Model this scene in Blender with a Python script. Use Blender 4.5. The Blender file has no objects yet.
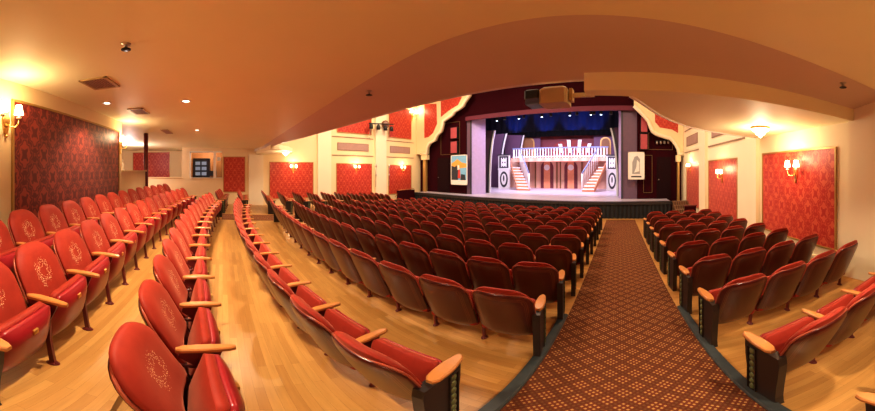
import bpy, math, random
from math import sin, cos, tan, pi, sqrt, atan2, radians
from mathutils import Vector
random.seed(7)
C = bpy.context.scene.collection
U = 1.75                      # eye height above the aisle carpet, metres
EYE = Vector((0, 0, U))
F, CX, HY = 252.5, 619.4, 170.7   # panorama: pixels per radian, column of the aisle axis, row of the horizon

# ------------------------------------------------------------------ measuring helpers (photo -> metres)
def ray(x, y):
    a, e = (x - CX) / F, (HY - y) / F
    return Vector((sin(a) * cos(e), cos(a) * cos(e), sin(e)))
def atY(x, y, Y):             # the point on the plane Y (in eye heights)
    d = ray(x, y); t = Y * U / d.y
    return EYE + d * t
def atX(x, y, X):
    d = ray(x, y); t = X * U / d.x
    return EYE + d * t
def floor_z(y):               # the raked floor falls towards the stage
    return -0.045 * y if y > 0 else 0.0

# ------------------------------------------------------------------ mesh builder
class MB:
    def __init__(s): s.v = []; s.f = []; s.uv = {}; s.sm = []
    def add(s, vs, fs, smooth=False):
        b = len(s.v); s.v += [tuple(p) for p in vs]
        for f in fs: s.f.append(tuple(b + i for i in f)); s.sm.append(smooth)
        return b
    def box(s, x0, x1, y0, y1, z0, z1):
        s.add([(x0,y0,z0),(x1,y0,z0),(x1,y1,z0),(x0,y1,z0),(x0,y0,z1),(x1,y0,z1),(x1,y1,z1),(x0,y1,z1)],
              [(0,3,2,1),(4,5,6,7),(0,1,5,4),(1,2,6,5),(2,3,7,6),(3,0,4,7)])
        return s
    def cbox(s, x0, x1, y0, y1, z0, z1, c=0.006):   # box with chamfered vertical and top edges
        a = [(x0+c,y0),(x1-c,y0),(x1,y0+c),(x1,y1-c),(x1-c,y1),(x0+c,y1),(x0,y1-c),(x0,y0+c)]
        cx, cy = (x0+x1)/2, (y0+y1)/2
        def ins(p): return (p[0] + (c if p[0] < cx else -c), p[1] + (c if p[1] < cy else -c))
        vs = [(p[0],p[1],z0) for p in a] + [(p[0],p[1],z1-c) for p in a] + [(*ins(p),z1) for p in a]
        fs = [tuple(range(7,-1,-1))] + [(k,(k+1)%8,8+(k+1)%8,8+k) for k in range(8)] + [(8+k,8+(k+1)%8,16+(k+1)%8,16+k) for k in range(8)] + [tuple(range(16,24))]
        s.add(vs, fs); return s
    def prism(s, poly, axis, a, b, smooth=False):   # polygon in the plane normal to axis, drawn out from a to b
        n = len(poly)
        def P(p, t): return {'x': (t,p[0],p[1]), 'y': (p[0],t,p[1]), 'z': (p[0],p[1],t)}[axis]
        vs = [P(p,a) for p in poly] + [P(p,b) for p in poly]
        base = s.add(vs, [tuple(range(n-1,-1,-1)), tuple(range(n,2*n))])
        for k in range(n):
            s.f.append((base+k, base+(k+1)%n, base+n+(k+1)%n, base+n+k)); s.sm.append(smooth)
        return s
    def tube(s, path, r, n=8, caps=True):
        path = [Vector(p) for p in path]; rs = r if isinstance(r, (list, tuple)) else [r]*len(path)
        rings = []; up = None
        for i, p in enumerate(path):
            t = (path[min(i+1,len(path)-1)] - path[max(i-1,0)]).normalized()
            if up is None:
                up = Vector((0,0,1)) if abs(t.z) < .9 else Vector((1,0,0))
            a = t.cross(up).normalized(); b = a.cross(t).normalized(); up = b
            rings.append([p + (a*cos(2*pi*k/n) + b*sin(2*pi*k/n))*rs[i] for k in range(n)])
        vs = [q for R in rings for q in R]; fs = []
        for i in range(len(path)-1):
            for k in range(n):
                fs.append((i*n+k, i*n+(k+1)%n, (i+1)*n+(k+1)%n, (i+1)*n+k))
        b = s.add(vs, fs, True)
        if caps:
            s.f.append(tuple(b+k for k in range(n-1,-1,-1))); s.sm.append(False)
            s.f.append(tuple(b+(len(path)-1)*n+k for k in range(n))); s.sm.append(False)
        return s
    def lathe(s, prof, c=(0,0,0), n=16, smooth=True, sx=1, sy=1):
        vs = [(c[0]+r*cos(2*pi*k/n)*sx, c[1]+r*sin(2*pi*k/n)*sy, c[2]+z) for r, z in prof for k in range(n)]
        fs = [(i*n+k, i*n+(k+1)%n, (i+1)*n+(k+1)%n, (i+1)*n+k) for i in range(len(prof)-1) for k in range(n)]
        b = s.add(vs, fs, smooth)
        s.f.append(tuple(b+k for k in range(n-1,-1,-1))); s.sm.append(False)
        s.f.append(tuple(b+(len(prof)-1)*n+k for k in range(n))); s.sm.append(False)
        return s
    def shell(s, fn, nu, nv, uvfn=None):            # closed pillow: fn(u, v, side) -> point
        b = len(s.v); W = nu+1
        for side in (0, 1):
            for j in range(nv+1):
                for i in range(W):
                    u = -1 + 2*i/nu; v = j/nv
                    p = fn(u, v, side); s.v.append(tuple(p))
                    if uvfn: s.uv[len(s.v)-1] = uvfn(p)
        N = W*(nv+1)
        for j in range(nv):
            for i in range(nu):
                q = (b+j*W+i, b+j*W+i+1, b+(j+1)*W+i+1, b+(j+1)*W+i)
                s.f.append(q[::-1]); s.sm.append(True)
                s.f.append(tuple(N+k for k in q)); s.sm.append(True)
        loop = [b+i for i in range(nu)] + [b+j*W+nu for j in range(nv)] + [b+nv*W+i for i in range(nu,0,-1)] + [b+j*W for j in range(nv,0,-1)]
        for k in range(len(loop)):
            a, c = loop[k], loop[(k+1)%len(loop)]
            s.f.append((a, c, N+c, N+a)); s.sm.append(True)
        return s
    def mesh(s, name, mat):
        me = bpy.data.meshes.new(name); me.from_pydata(s.v, [], s.f)
        me.polygons.foreach_set('use_smooth', s.sm)
        if s.uv:
            l = me.uv_layers.new(name='UVMap')
            for lp in me.loops: l.data[lp.index].uv = s.uv.get(lp.vertex_index, (0,0))
        me.materials.append(mat); me.update()
        import bmesh
        bm = bmesh.new(); bm.from_mesh(me); bmesh.ops.recalc_face_normals(bm, faces=bm.faces); bm.to_mesh(me); bm.free()
        return me
    def build(s, name, mat, parent=None):
        o = bpy.data.objects.new(name, s.mesh(name, mat)); C.objects.link(o)
        if parent is not None: o.parent = parent
        return o

def tag(o, label, cat, group=None, kind=None):
    o['label'] = label; o['category'] = cat
    if group: o['group'] = group
    if kind: o['kind'] = kind
    return o
def thing(name, label, cat, loc=(0,0,0), rz=0, group=None):
    o = bpy.data.objects.new(name, None); C.objects.link(o); o.empty_display_size = .1
    o.location = loc; o.rotation_euler = (0,0,rz)
    return tag(o, label, cat, group)
def struct(name, mb, mat):
    o = mb.build(name, mat); o['kind'] = 'structure'; return o

# ------------------------------------------------------------------ materials
class NT:
    def __init__(s, name):
        s.m = bpy.data.materials.new(name); s.m.use_nodes = True
        s.t = s.m.node_tree; s.p = s.t.nodes['Principled BSDF']
    def n(s, typ, **kw):
        nd = s.t.nodes.new(typ)
        for k, v in kw.items(): setattr(nd, k, v)
        return nd
    def link(s, a, b): s.t.links.new(a, b)
    def math(s, op, a, b=None, c=None):
        nd = s.n('ShaderNodeMath', operation=op)
        for i, x in enumerate((a, b, c)):
            if x is None: continue
            if isinstance(x, (int, float)): nd.inputs[i].default_value = x
            else: s.link(x, nd.inputs[i])
        return nd.outputs[0]
    def mix(s, fac, a, b):
        nd = s.n('ShaderNodeMix', data_type='RGBA')
        for sock, x in ((nd.inputs[0], fac), (nd.inputs[6], a), (nd.inputs[7], b)):
            if isinstance(x, (int, float)): sock.default_value = x
            elif isinstance(x, tuple): sock.default_value = (*x, 1)
            else: s.link(x, sock)
        return nd.outputs[2]
    def coord(s, kind='Object'):
        return s.n('ShaderNodeTexCoord').outputs[kind]
    def sep(s, v):
        nd = s.n('ShaderNodeSeparateXYZ'); s.link(v, nd.inputs[0]); return nd.outputs
    def noise(s, v, scale, detail=2, rough=.5):
        nd = s.n('ShaderNodeTexNoise'); nd.inputs['Scale'].default_value = scale; nd.inputs['Detail'].default_value = detail
        nd.inputs['Roughness'].default_value = rough
        if v is not None: s.link(v, nd.inputs['Vector'])
        return nd.outputs['Fac']
    def color(s, c):
        if isinstance(c, tuple): s.p.inputs['Base Color'].default_value = (*c, 1)
        else: s.link(c, s.p.inputs['Base Color'])
    def bump(s, h, strength=.2, dist=.01):
        b = s.n('ShaderNodeBump'); b.inputs['Strength'].default_value = strength; b.inputs['Distance'].default_value = dist
        s.link(h, b.inputs['Height']); s.link(b.outputs[0], s.p.inputs['Normal'])
    def setp(s, **kw):
        for k, v in kw.items(): s.p.inputs[k.replace('_', ' ')].default_value = v
        return s

def plain(name, c, rough=.6, metal=0, var=.12, scale=6, **kw):
    t = NT(name); f = t.noise(t.coord(), scale, 3)
    t.color(t.mix(f, tuple(x*(1-var) for x in c), tuple(min(1, x*(1+var)) for x in c)))
    t.setp(Roughness=rough, Metallic=metal, **kw); return t.m
def glow(name, c, strength, base=(.9,.85,.75)):
    t = NT(name); f = t.noise(t.coord(), 9, 1)
    t.color(base)
    e = t.mix(f, tuple(x*.92 for x in c), c); t.link(e, t.p.inputs['Emission Color']); t.p.inputs['Emission Strength'].default_value = strength
    return t.m

def damask(name, axis, dark, light, px=.42, pz=.66):
    t = NT(name); x, y, z = t.sep(t.coord()); h = x if axis == 'x' else y
    u = t.math('MULTIPLY', h, 2*pi/px); v = t.math('MULTIPLY', z, 2*pi/pz)
    f = t.math('ADD', t.math('COSINE', u), t.math('COSINE', v))
    leafy = t.math('MULTIPLY', t.math('COSINE', t.math('MULTIPLY', u, 3)), t.math('COSINE', t.math('MULTIPLY', v, 4)))
    q = t.math('ABSOLUTE', t.math('ADD', f, t.math('MULTIPLY', leafy, .38)))
    q = t.math('ADD', q, t.math('MULTIPLY', t.math('SUBTRACT', t.noise(t.coord(), 26, 2), .5), .7))
    def band(lo, hi):
        a = t.n('ShaderNodeMapRange'); t.link(q, a.inputs[0]); a.inputs[1].default_value = lo-.07; a.inputs[2].default_value = lo+.07
        b = t.n('ShaderNodeMapRange'); t.link(q, b.inputs[0]); b.inputs[1].default_value = hi+.07; b.inputs[2].default_value = hi-.07
        return t.math('MULTIPLY', a.outputs[0], b.outputs[0])
    both = t.math('MINIMUM', t.math('ADD', band(.95, 1.6), t.math('MULTIPLY', band(.22, .48), .8)), 1)
    fade = t.math('ADD', .55, t.math('MULTIPLY', t.noise(t.coord(), 3, 2), .8))
    class r: outputs = [t.math('MULTIPLY', both, fade)]
    t.color(t.mix(r.outputs[0], dark, light)); t.setp(Roughness=.45, Sheen_Weight=.15); t.bump(r.outputs[0], .15, .004)
    return t.m

def velvet_mat():
    t = NT('red_velvet'); o = t.coord(); f = t.noise(o, 7, 4, .6)
    base = t.mix(f, (.22,.014,.007), (.40,.040,.019))
    uvn = t.n('ShaderNodeUVMap'); x, z, _ = t.sep(uvn.outputs[0])
    # embroidered wreath: specks and curls within an oval ring
    e = t.math('SQRT', t.math('ADD', t.math('POWER', t.math('MULTIPLY', x, 1.15), 2), t.math('POWER', t.math('SUBTRACT', z, .665), 2)))
    nz = t.noise(uvn.outputs[0], 22, 2)
    e2 = t.math('ADD', e, t.math('MULTIPLY', t.math('SUBTRACT', nz, .5), .09))
    ring = t.math('LESS_THAN', t.math('ABSOLUTE', t.math('SUBTRACT', e2, .075)), .032)
    vor = t.n('ShaderNodeTexVoronoi'); vor.inputs['Scale'].default_value = 105; t.link(uvn.outputs[0], vor.inputs['Vector'])
    sp = t.math('LESS_THAN', vor.outputs['Distance'], .34)
    curl = t.math('GREATER_THAN', t.math('SINE', t.math('ADD', t.math('MULTIPLY', nz, 60), t.math('MULTIPLY', e, 260))), .55)
    fac = t.math('MULTIPLY', ring, t.math('MULTIPLY', sp, t.math('ADD', .45, t.math('MULTIPLY', curl, .4))))
    t.color(t.mix(fac, base, (.95,.72,.42)))
    t.setp(Roughness=.62, Sheen_Weight=.32, Sheen_Roughness=.4); t.p.inputs['Sheen Tint'].default_value = (1,.35,.22,1)
    t.p.inputs['Specular IOR Level'].default_value = .25
    t.bump(t.noise(o, 60, 2), .1, .003); return t.m

def shell_mat():
    t = NT('maroon_back_shell'); uvn = t.n('ShaderNodeUVMap'); d, z, _ = t.sep(uvn.outputs[0])
    f = t.noise(t.coord(), 5, 3)
    base = t.mix(f, (.062,.006,.005), (.11,.012,.009))
    m = None
    for k in (.040, .052, .064):
        q = t.math('LESS_THAN', t.math('ABSOLUTE', t.math('SUBTRACT', d, k)), .0022)
        m = q if m is None else t.math('ADD', m, q)
    t.color(t.mix(t.math('MULTIPLY', m, .3), base, (.42,.16,.06)))
    t.setp(Roughness=.33, Coat_Weight=.4, Coat_Roughness=.18); return t.m

def wood_floor(name, a, b, length=.75, width=.062, rough=.33, mortar=.0006):
    t = NT(name); o = t.coord()
    br = t.n('ShaderNodeTexBrick'); t.link(o, br.inputs['Vector'])
    br.inputs['Scale'].default_value = 1; br.inputs['Brick Width'].default_value = length; br.inputs['Row Height'].default_value = width
    br.inputs['Mortar Size'].default_value = mortar; br.offset = .37
    br.inputs['Color1'].default_value = (*a,1); br.inputs['Color2'].default_value = (*b,1)
    br.inputs['Mortar'].default_value = (a[0]*.55, a[1]*.5, a[2]*.45, 1)
    mp = t.n('ShaderNodeMapping'); t.link(o, mp.inputs[0]); mp.inputs['Scale'].default_value = (2.2, 26, 10)
    g = t.noise(mp.outputs[0], 1.6, 4, .6)
    col = t.mix(t.math('MULTIPLY', g, .55), br.outputs['Color'], (a[0]*.5, a[1]*.42, a[2]*.35))
    t.color(col); t.setp(Roughness=rough); return t.m

def carpet_mat():
    t = NT('patterned_aisle_carpet'); x, y, z = t.sep(t.coord()); P = .044
    f = t.noise(t.coord(), 90, 2)
    base = t.mix(f, (.06,.016,.008), (.15,.045,.02))
    a, b = t.math('ADD', x, y), t.math('SUBTRACT', x, y)
    def fr(v, p): return t.math('FRACT', t.math('DIVIDE', v, p))
    def dot(v): return t.math('LESS_THAN', t.math('ABSOLUTE', t.math('SUBTRACT', fr(v, P), .5)), .24)
    out = t.math('MULTIPLY', dot(a), dot(b))                     # small gold squares set on the diagonal
    blk = t.math('MULTIPLY', t.math('GREATER_THAN', fr(a, P*4), .25), t.math('GREATER_THAN', fr(b, P*4), .25))
    out = t.math('MULTIPLY', out, t.math('ADD', t.math('MULTIPLY', blk, .85), .15))
    base = t.mix(t.math('MULTIPLY', blk, .5), base, (.17,.035,.018))
    col = t.mix(t.math('MULTIPLY', out, .34), base, (.85,.55,.17))
    t.color(col); t.setp(Roughness=.95); t.p.inputs['Specular IOR Level'].default_value = .1
    t.bump(f, .3, .004); return t.m

def striped(name, c1, c2, n_per_m, axis=0, rough=.7):
    t = NT(name); s = t.sep(t.coord())[axis]
    w = t.math('SINE', t.math('MULTIPLY', s, 2*pi*n_per_m))
    t.color(t.mix(t.math('ADD', t.math('MULTIPLY', w, .5), .5), c1, c2)); t.setp(Roughness=rough); return t.m

M = dict(
    velvet=velvet_mat(), shell=shell_mat(),
    vinyl=plain('maroon_vinyl', (.30,.015,.02), .28, var=.15),
    armwood=plain('honey_oak_arm', (.50,.20,.055), .35, var=.25, scale=14),
    iron=plain('maroon_cast_iron', (.13,.012,.012), .4),
    endiron=plain('dark_cast_iron', (.028,.014,.010), .45),
    leaf=plain('green_gilt_leaf', (.17,.19,.08), .4, .3),
    brass=plain('brass', (.75,.48,.16), .3, 1.0),
    chrome=plain('nickel', (.6,.55,.5), .3, 1.0),
    floor=wood_floor('honey_strip_floor', (.47,.22,.058), (.64,.34,.105)),
    carpet=carpet_mat(), nosing=plain('black_rubber', (.045,.05,.052), .45, var=.3, scale=20),
    cream=plain('cream_paint', (.83,.66,.40), .7, var=.03, scale=2),
    creamhi=plain('pale_cream_plaster', (.86,.75,.55), .7, var=.03, scale=2),
    soffit=plain('peach_ceiling_paint', (.92,.88,.60), .6, var=.04, scale=1.2),
    soffit2=plain('cream_soffit_paint', (.88,.80,.52), .6, var=.03, scale=1.2),
    fascia=plain('rosy_fascia_paint', (.72,.61,.53), .6, var=.04, scale=1.2),
    white=plain('white_trim', (.85,.8,.72), .5, var=.03),
    mauve=plain('mauve_inset', (.42,.26,.22), .7), line=plain('dark_trim_line', (.32,.2,.13), .6),
    gold=plain('gilt_trim', (.46,.28,.09), .4, .35),
    maroonwall=plain('maroon_wall_paint', (.034,.002,.005), .9, Specular_IOR_Level=.08),
    plum=plain('plum_border', (.13,.012,.035), .7), black=plain('black_drape', (.012,.012,.014), .8),
    blackmetal=plain('black_metal', (.02,.02,.02), .4, .2),
    deck=plain('stage_deck_paint', (.52,.46,.55), .35, var=.08, scale=1.5),
    deckedge=plain('stage_edge_black', (.03,.026,.028), .4),
    pillar=plain('purple_grey_pillar', (.15,.085,.14), .6), pillarlit=plain('lavender_lit_return', (.52,.42,.72), .6),  # pillarlit: lavender stage light put into the colour of the inner side
    wing=plain('aubergine_wing', (.12,.055,.12), .7), wingedge=plain('pale_wing_edge', (.72,.74,.78), .5),
    blue=plain('midnight_border', (.012,.022,.085), .85), setpink=striped('pink_plank_wall', (.62,.33,.25), (.74,.46,.36), 1.4),
    orange=plain('salmon_door', (.74,.30,.17), .6), setwhite=plain('white_scenery', (.86,.84,.86), .5, var=.03),
    setdark=plain('charcoal_scenery', (.05,.045,.06), .6), bluerail=plain('blue_grey_rail', (.20,.24,.42), .4),
    setmar=plain('maroon_niche', (.17,.035,.05), .7), fan=plain('oxblood_fan', (.23,.03,.03), .7), brown=plain('brown_door', (.22,.10,.04), .6),
    pinkbox=plain('rose_speaker_cloth', (.42,.08,.10), .8), door=plain('dark_maroon_door', (.016,.002,.003), .8, Specular_IOR_Level=.15), blackout=plain('blackout_drape', (.004,.004,.005), .95, Specular_IOR_Level=.05), dimgold=plain('dim_gilt_line', (.20,.11,.035), .5),
    post_sky=plain('poster_blue', (.22,.50,.78), .5), post_or=plain('poster_orange', (.80,.42,.10), .5), post_white=plain('poster_white', (.82,.8,.78), .5),
    post_dk=plain('poster_ink', (.03,.04,.06), .5), post_red=plain('poster_red', (.6,.06,.05), .5), post_grey=plain('poster_grey', (.36,.36,.38), .5),
    tan=plain('tan_housing', (.50,.36,.17), .5), lens=plain('smoky_lens', (.10,.13,.22), .15),
    rack=plain('navy_black_rack', (.02,.025,.05), .4), screen=glow('rack_window', (.5,.6,.8), .25, (.2,.25,.35)),
    booth=plain('brown_booth_back', (.30,.13,.05), .7), stepcarpet=striped('striped_step_carpet', (.10,.04,.02), (.24,.13,.06), 9, 0),
    shade=glow('lamp_shade_glow', (1,.80,.50), 5), crystal=glow('crystal_glow', (1,.80,.45), 7), bulb=glow('downlight_glow', (1,.9,.75), 6), bluebulb=glow('blue_lamp', (.6,.75,1), 8),
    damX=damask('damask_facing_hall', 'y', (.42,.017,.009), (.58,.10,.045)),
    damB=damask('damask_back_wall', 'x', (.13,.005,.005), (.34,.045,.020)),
)

# ------------------------------------------------------------------ the setting (all in eye heights times U)
XL, XR, YB, YP = -7.6, 1.9, -1.45, 7.3
ZT = 7.6                                     # hall ceiling, metres
def soff(Y): return 1 + .72 - .0294*(Y + 1.45)          # rear soffit height (eye heights above floor)
fl = MB()
ys = [-4.2*U, 0, 7.4*U]
fl.add([((XL-2)*U, ys[0], 0), (3.2*U, ys[0], 0), (3.2*U, 0, 0), ((XL-2)*U, 0, 0), (3.2*U, ys[2], floor_z(ys[2])), ((XL-2)*U, ys[2], floor_z(ys[2]))],
       [(0,1,2,3), (3,2,4,5)])
struct('floor', fl, M['floor'])
# stepped platforms of the rear rows: each front edge follows its row's curve
XC, CV = -2.85, .034
def arc(Y0, X): return Y0 + CV*(X - XC)**2
REAR = [(-.245, .08, 'front rear row'), (-.77, .165, 'middle rear row'), (-1.115, .245, 'back row')]
for i, (Y0, z, _) in enumerate(REAR):
    mb = MB(); xs = [-5.0 + .2*k for k in range(int((5.0+1.9)/.2)+1)]
    xs[-1] = XR
    dy = (.07, .33, .215)[i]
    front = [(x*U, (arc(Y0, x)+dy)*U) for x in xs]
    back = YB*U
    poly = front + [(xs[-1]*U, back), (xs[0]*U, back)]
    prev = 0 if i == 0 else REAR[i-1][1]*U
    mb.prism(poly, 'z', prev-.01 if i else -.01, z*U)
    struct('floor_platform', mb, M['floor'])
# carpets
def runner(name, x0, x1, y0, y1, z=.006):
    mb = MB(); n = 1
    pts = [y0] + ([0] if y0 < 0 < y1 else []) + [y1]
    vs = []
    for y in pts:
        vs += [(x0, y, floor_z(y)+z), (x1, y, floor_z(y)+z)]
    mb.add(vs, [(2*k, 2*k+1, 2*k+3, 2*k+2) for k in range(len(pts)-1)])
    o = struct(name, mb, M['carpet']); return o
XA0, XA1 = -.335, .405                       # edges of the carpeted aisle
runner('floor_carpet_aisle', XA0*U, XA1*U, -1.0*U+.4, 6.55*U)
runner('floor_carpet_second_aisle', -5.82*U, -5.10*U, -.6*U, 6.55*U)
for nm, x, y1, s in (('trim_1', XA0, 1.62, -1), ('trim_2', XA1, 1.74, 1)):
    mb = MB(); w = .085; y0, y1 = -.15*U, y1*U
    a, b = (x*U, x*U + s*w)
    z = .035
    for (ya, yb) in ((y0, 0), (0, y1)):
        za, zb = floor_z(ya), floor_z(yb)
        p = [(a,za),(a,za+z*.6),(a+s*.012,za+z),(b,za+z),(b,za)]
        vs = [(q[0], ya, q[1]) for q in p] + [(q[0], yb, q[1]-za+zb) for q in p]
        mb.add(vs, [(0,1,2,3,4),(9,8,7,6,5)] + [(k,(k+1)%5,5+(k+1)%5,5+k) for k in range(5)])
    struct(nm, mb, M['nosing'])

def wall_slab(name, x0, x1, y0, y1, z0, z1, m): return struct(name, MB().box(x0*U, x1*U, y0*U, y1*U, z0, z1), m)
T = .12
# right wall, back wall, rear-side closing wall
wall_slab('wall_right', XR, XR+T, YB-T, YP+.3, -.7, ZT, M['creamhi'])
wall_slab('wall_back', -3.43, XR, YB-T, YB, -.3, 3.4, M['cream'])
# left wall, with the control booth window and the open bay behind it
mb = MB()
mb.box((XL-T)*U, XL*U, -.02*U, (YP+.3)*U, -.7, ZT)
mb.box((XL-T)*U, XL*U, -1.24*U, -.97*U, -.3, 3.4)
mb.box((XL-T)*U, XL*U, -.97*U, -.02*U, -.3, 1.375)
mb.box((XL-T)*U, XL*U, -.97*U, -.02*U, 2.71, 3.4)
struct('wall_left', mb, M['cream'])
mb = MB(); mb.box((XL-T)*U, XL*U, -4.0*U, -1.24*U, -.3, 1.36); mb.box((XL-T-.04)*U, (XL+.04)*U, -4.0*U, -1.24*U, 1.36, 1.40)
struct('wall_half_bay', mb, M['cream'])
mb = MB(); mb.box(-4.62*U, -3.43*U, (YB-T)*U, YB*U, 0, 1.72); mb.box(-4.62*U, -3.43*U, (YB-T-.03)*U, (YB+.03)*U, 1.72, 1.76)
struct('wall_half_counter', mb, M['cream'])
wall_slab('wall_bay_back', -9.3, -3.4, -4.12, -4.0, -.3, 3.4, M['cream'])
wall_slab('wall_bay_far', -9.32, -9.2, -4.0, -1.24, -.3, 3.4, M['cream'])
wall_slab('wall_bay_side', -3.43, -3.31, -4.0, YB-T, -.3, 3.4, M['cream'])
wall_slab('wall_bay_partition', -9.2, XL-T, -1.24, -1.12, -.3, 3.4, M['cream'])
wall_slab('wall_booth_far', -8.72, -8.6, -1.12, .1, -.3, 3.4, M['booth'])
wall_slab('wall_booth_side', -8.6, XL-T, .02, .12, -.3, 3.4, M['cream'])
# column
col = MB(); col.tube([(-4.62*U, (YB+.0)*U, 0), (-4.62*U, YB*U, 3.1)], .075, 16)
struct('column', col, M['iron'])

# rear soffit: rises to the back wall, meets the curved crease of the fascia
crease = [(-9.4,1.06),(-7.6,1.055),(-6.8,1.055),(-3.16,1.007),(-1.713,.9615),(-1.05,.903),(-.507,.861),(-.12,.90),(.26,.963),(.81,1.037),(1.21,1.038),(1.9,1.04)]
def interp(tab, X):
    for (a, b), (c, d) in zip(tab, tab[1:]):
        if a <= X <= c: return b + (d-b)*(X-a)/(c-a)
    return tab[-1][1] if X > tab[-1][0] else tab[0][1]
lip = [(-9.4,.87),(-7.6,.9),(-5,1.22),(-4.05,1.36),(-2.67,1.49),(-1.3,1.50),(1.9,1.50)]
HC, HL = 1.65, 1.575
def smooth_tab(tab, X, w=.35):
    return sum(interp(tab, X+d) for d in (-w,-w/2,0,w/2,w))/5
xs = [-9.4 + k*(9.4+1.9+.1)/76 for k in range(77)]
mb = MB(); vs = []
def crY(x): return smooth_tab(crease, x)
def lpY(x): return smooth_tab(lip, x)
for x in xs:
    yb = -4.2
    vs += [(x*U, yb*U, soff(yb)*U), (x*U, (crY(x)-.25)*U, soff(crY(x)-.25)*U), (x*U, crY(x)*U, HC*U)]
mb.add(vs, [(3*k+j, 3*k+3+j, 3*k+4+j, 3*k+1+j) for k in range(76) for j in (0,1)], True)
struct('ceiling_rear', mb, M['soffit'])
mb = MB(); vs = []
for x in xs:
    yc, yl = crY(x), lpY(x)
    vs += [(x*U, yc*U, HC*U), (x*U, (yc*.5+yl*.5)*U, (HC*.52+HL*.48)*U), (x*U, yl*U, HL*U)]
mb.add(vs, [(3*k+j, 3*k+3+j, 3*k+4+j, 3*k+1+j) for k in range(76) for j in (0,1)], True)
struct('ceiling_fascia', mb, M['fascia'])
mb = MB(); vs = []                            # thin cream bead along the lip, then the balcony front going up
for x in xs:
    yl = lpY(x)
    vs += [(x*U, yl*U, HL*U), (x*U, (yl+.05)*U, (HL+.004)*U), (x*U, (yl+.05)*U, (HL+.5)*U)]
mb.add(vs, [(3*k+j, 3*k+3+j, 3*k+4+j, 3*k+1+j) for k in range(76) for j in (0,1)], False)
struct('trim_3', mb, M['white'])
# side gallery at the right: a lower slab whose front edge sweeps round to the wall
edge = [(-.20,1.42),(-.20,1.52),(.07,1.55),(.13,1.66),(.19,1.79),(.32,2.05),(.475,2.29),(.70,2.55),(.995,2.77),(1.40,2.95),(1.9,3.08)]
SL = 1.47
mb = MB(); mb.prism([(x*U, y*U) for x, y in edge] + [(1.9*U, 1.42*U)], 'z', SL*U, (SL+.122)*U)
struct('ceiling_gallery_slab', mb, M['soffit2'])
mb = MB()
bead = [(x*U, y*U) for x, y in edge[2:]]
mb.tube([(x, y+.0, SL*U+.01) for x, y in bead], .028, 8)
struct('trim_4', mb, M['white'])
mb = MB()                                     # gallery parapet above the slab
up = [(x*U, (y+.02)*U) for x, y in edge[2:]]
vs = [(x, y, (SL+.1)*U) for x, y in up] + [(x, y, (SL+.8)*U) for x, y in up]; n = len(up)
mb.add(vs, [(k, k+1, n+k+1, n+k) for k in range(n-1)])
struct('trim_5', mb, M['soffit2'])
# its smaller twin at the left wall
edge2 = [(-7.6,2.05),(-7.1,2.0),(-6.5,1.85),(-6.0,1.6),(-5.7,1.3),(-5.7,1.1)]
mb = MB(); mb.prism([(x*U, y*U) for x, y in edge2] + [(-7.6*U, 1.0*U)], 'z', 1.50*U, 1.60*U)
struct('ceiling_gallery_stub', mb, M['soffit2'])
# hall ceiling
wall_slab('ceiling_hall', XL-.2, XR+.2, .8, YP+6, ZT, ZT+.15, M['creamhi'])
# pilasters and trims
def pil(name, side, y0, y1, z0, z1, d=.07):
    x = XR if side > 0 else XL
    mb = MB(); a, b = sorted((x*U, (x - side*d)*U))
    mb.box(a, b, y0*U, y1*U, z0, z1)
    return struct(name, mb, M['creamhi'])
pil('column_pilaster', 1, 3.05, 3.62, -.3, SL*U); pil('column_pilaster', 1, 5.2, 5.62, -.5, ZT); pil('column_pilaster', 1, -1.3, 1.46, -.1, SL*U, .035)
pil('column_pilaster', -1, .78, 1.22, -.1, 2.6); pil('column_pilaster', -1, 2.98, 3.45, -.3, ZT); pil('column_pilaster', -1, 5.2, 5.68, -.5, ZT, .10)
n = 6
for side in (-1, 1):
    x = XL if side < 0 else XR
    for (y0, y1) in ((3.5, 5.15), (5.72, 7.15)):
        for z in (2.66, 3.76):
            mb = MB(); a, b = sorted((x*U, x*U - side*.03)); mb.box(a, b, y0*U, y1*U, z-.02, z+.025); struct('trim_%d' % n, mb, M['line']); n += 1
        mb = MB(); a, b = sorted((x*U, x*U - side*.02))
        mb.box(a, b, (y0+.2)*U, (y1-.2)*U, 2.95, 3.42); struct('trim_%d' % n, mb, M['line']); n += 1
        mb = MB(); a, b = sorted((x*U - side*.01, x*U - side*.03))
        mb.box(a, b, (y0+.23)*U, (y1-.23)*U, 2.99, 3.38); struct('trim_%d' % n, mb, M['mauve']); n += 1
mb = MB(); mb.box((XR-.03)*U, XR*U, -1.3*U, 3.05*U, -.25, .12); struct('baseboard_right', mb, M['creamhi'])

# ------------------------------------------------------------------ damask wall panels (fabric + gilt frame)
def wallpanel(plane, at, a0, a1, z0, z1, label, mat, group='damask wall panels', inward=1, fr=.032):
    t = thing('damask_panel', label, 'wall panel', group=group)
    def bx(mb, p0, p1, q0, q1, d0, d1):
        lo, hi = sorted((at*U + inward*d0, at*U + inward*d1))
        if plane == 'x': mb.box(lo, hi, p0, p1, q0, q1)
        else: mb.box(p0, p1, lo, hi, q0, q1)
    f = MB(); bx(f, a0*U, a1*U, z0, z1, .004, .022); f.build('fabric', mat, t)
    g = MB(); a, b = a0*U, a1*U
    bx(g, a-fr, b+fr, z1, z1+fr, .004, .04); bx(g, a-fr, b+fr, z0-fr, z0, .004, .04)
    bx(g, a-fr, a, z0, z1, .004, .04); bx(g, b, b+fr, z0, z1, .004, .04)
    g.build('frame', M['gold'], t); return t
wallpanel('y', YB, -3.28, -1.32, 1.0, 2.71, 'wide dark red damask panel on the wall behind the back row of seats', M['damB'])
wallpanel('x', XL, 1.43, 2.83, .26, 2.2, 'red damask panel on the far side wall under the small ceiling light', M['damX'])
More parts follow.
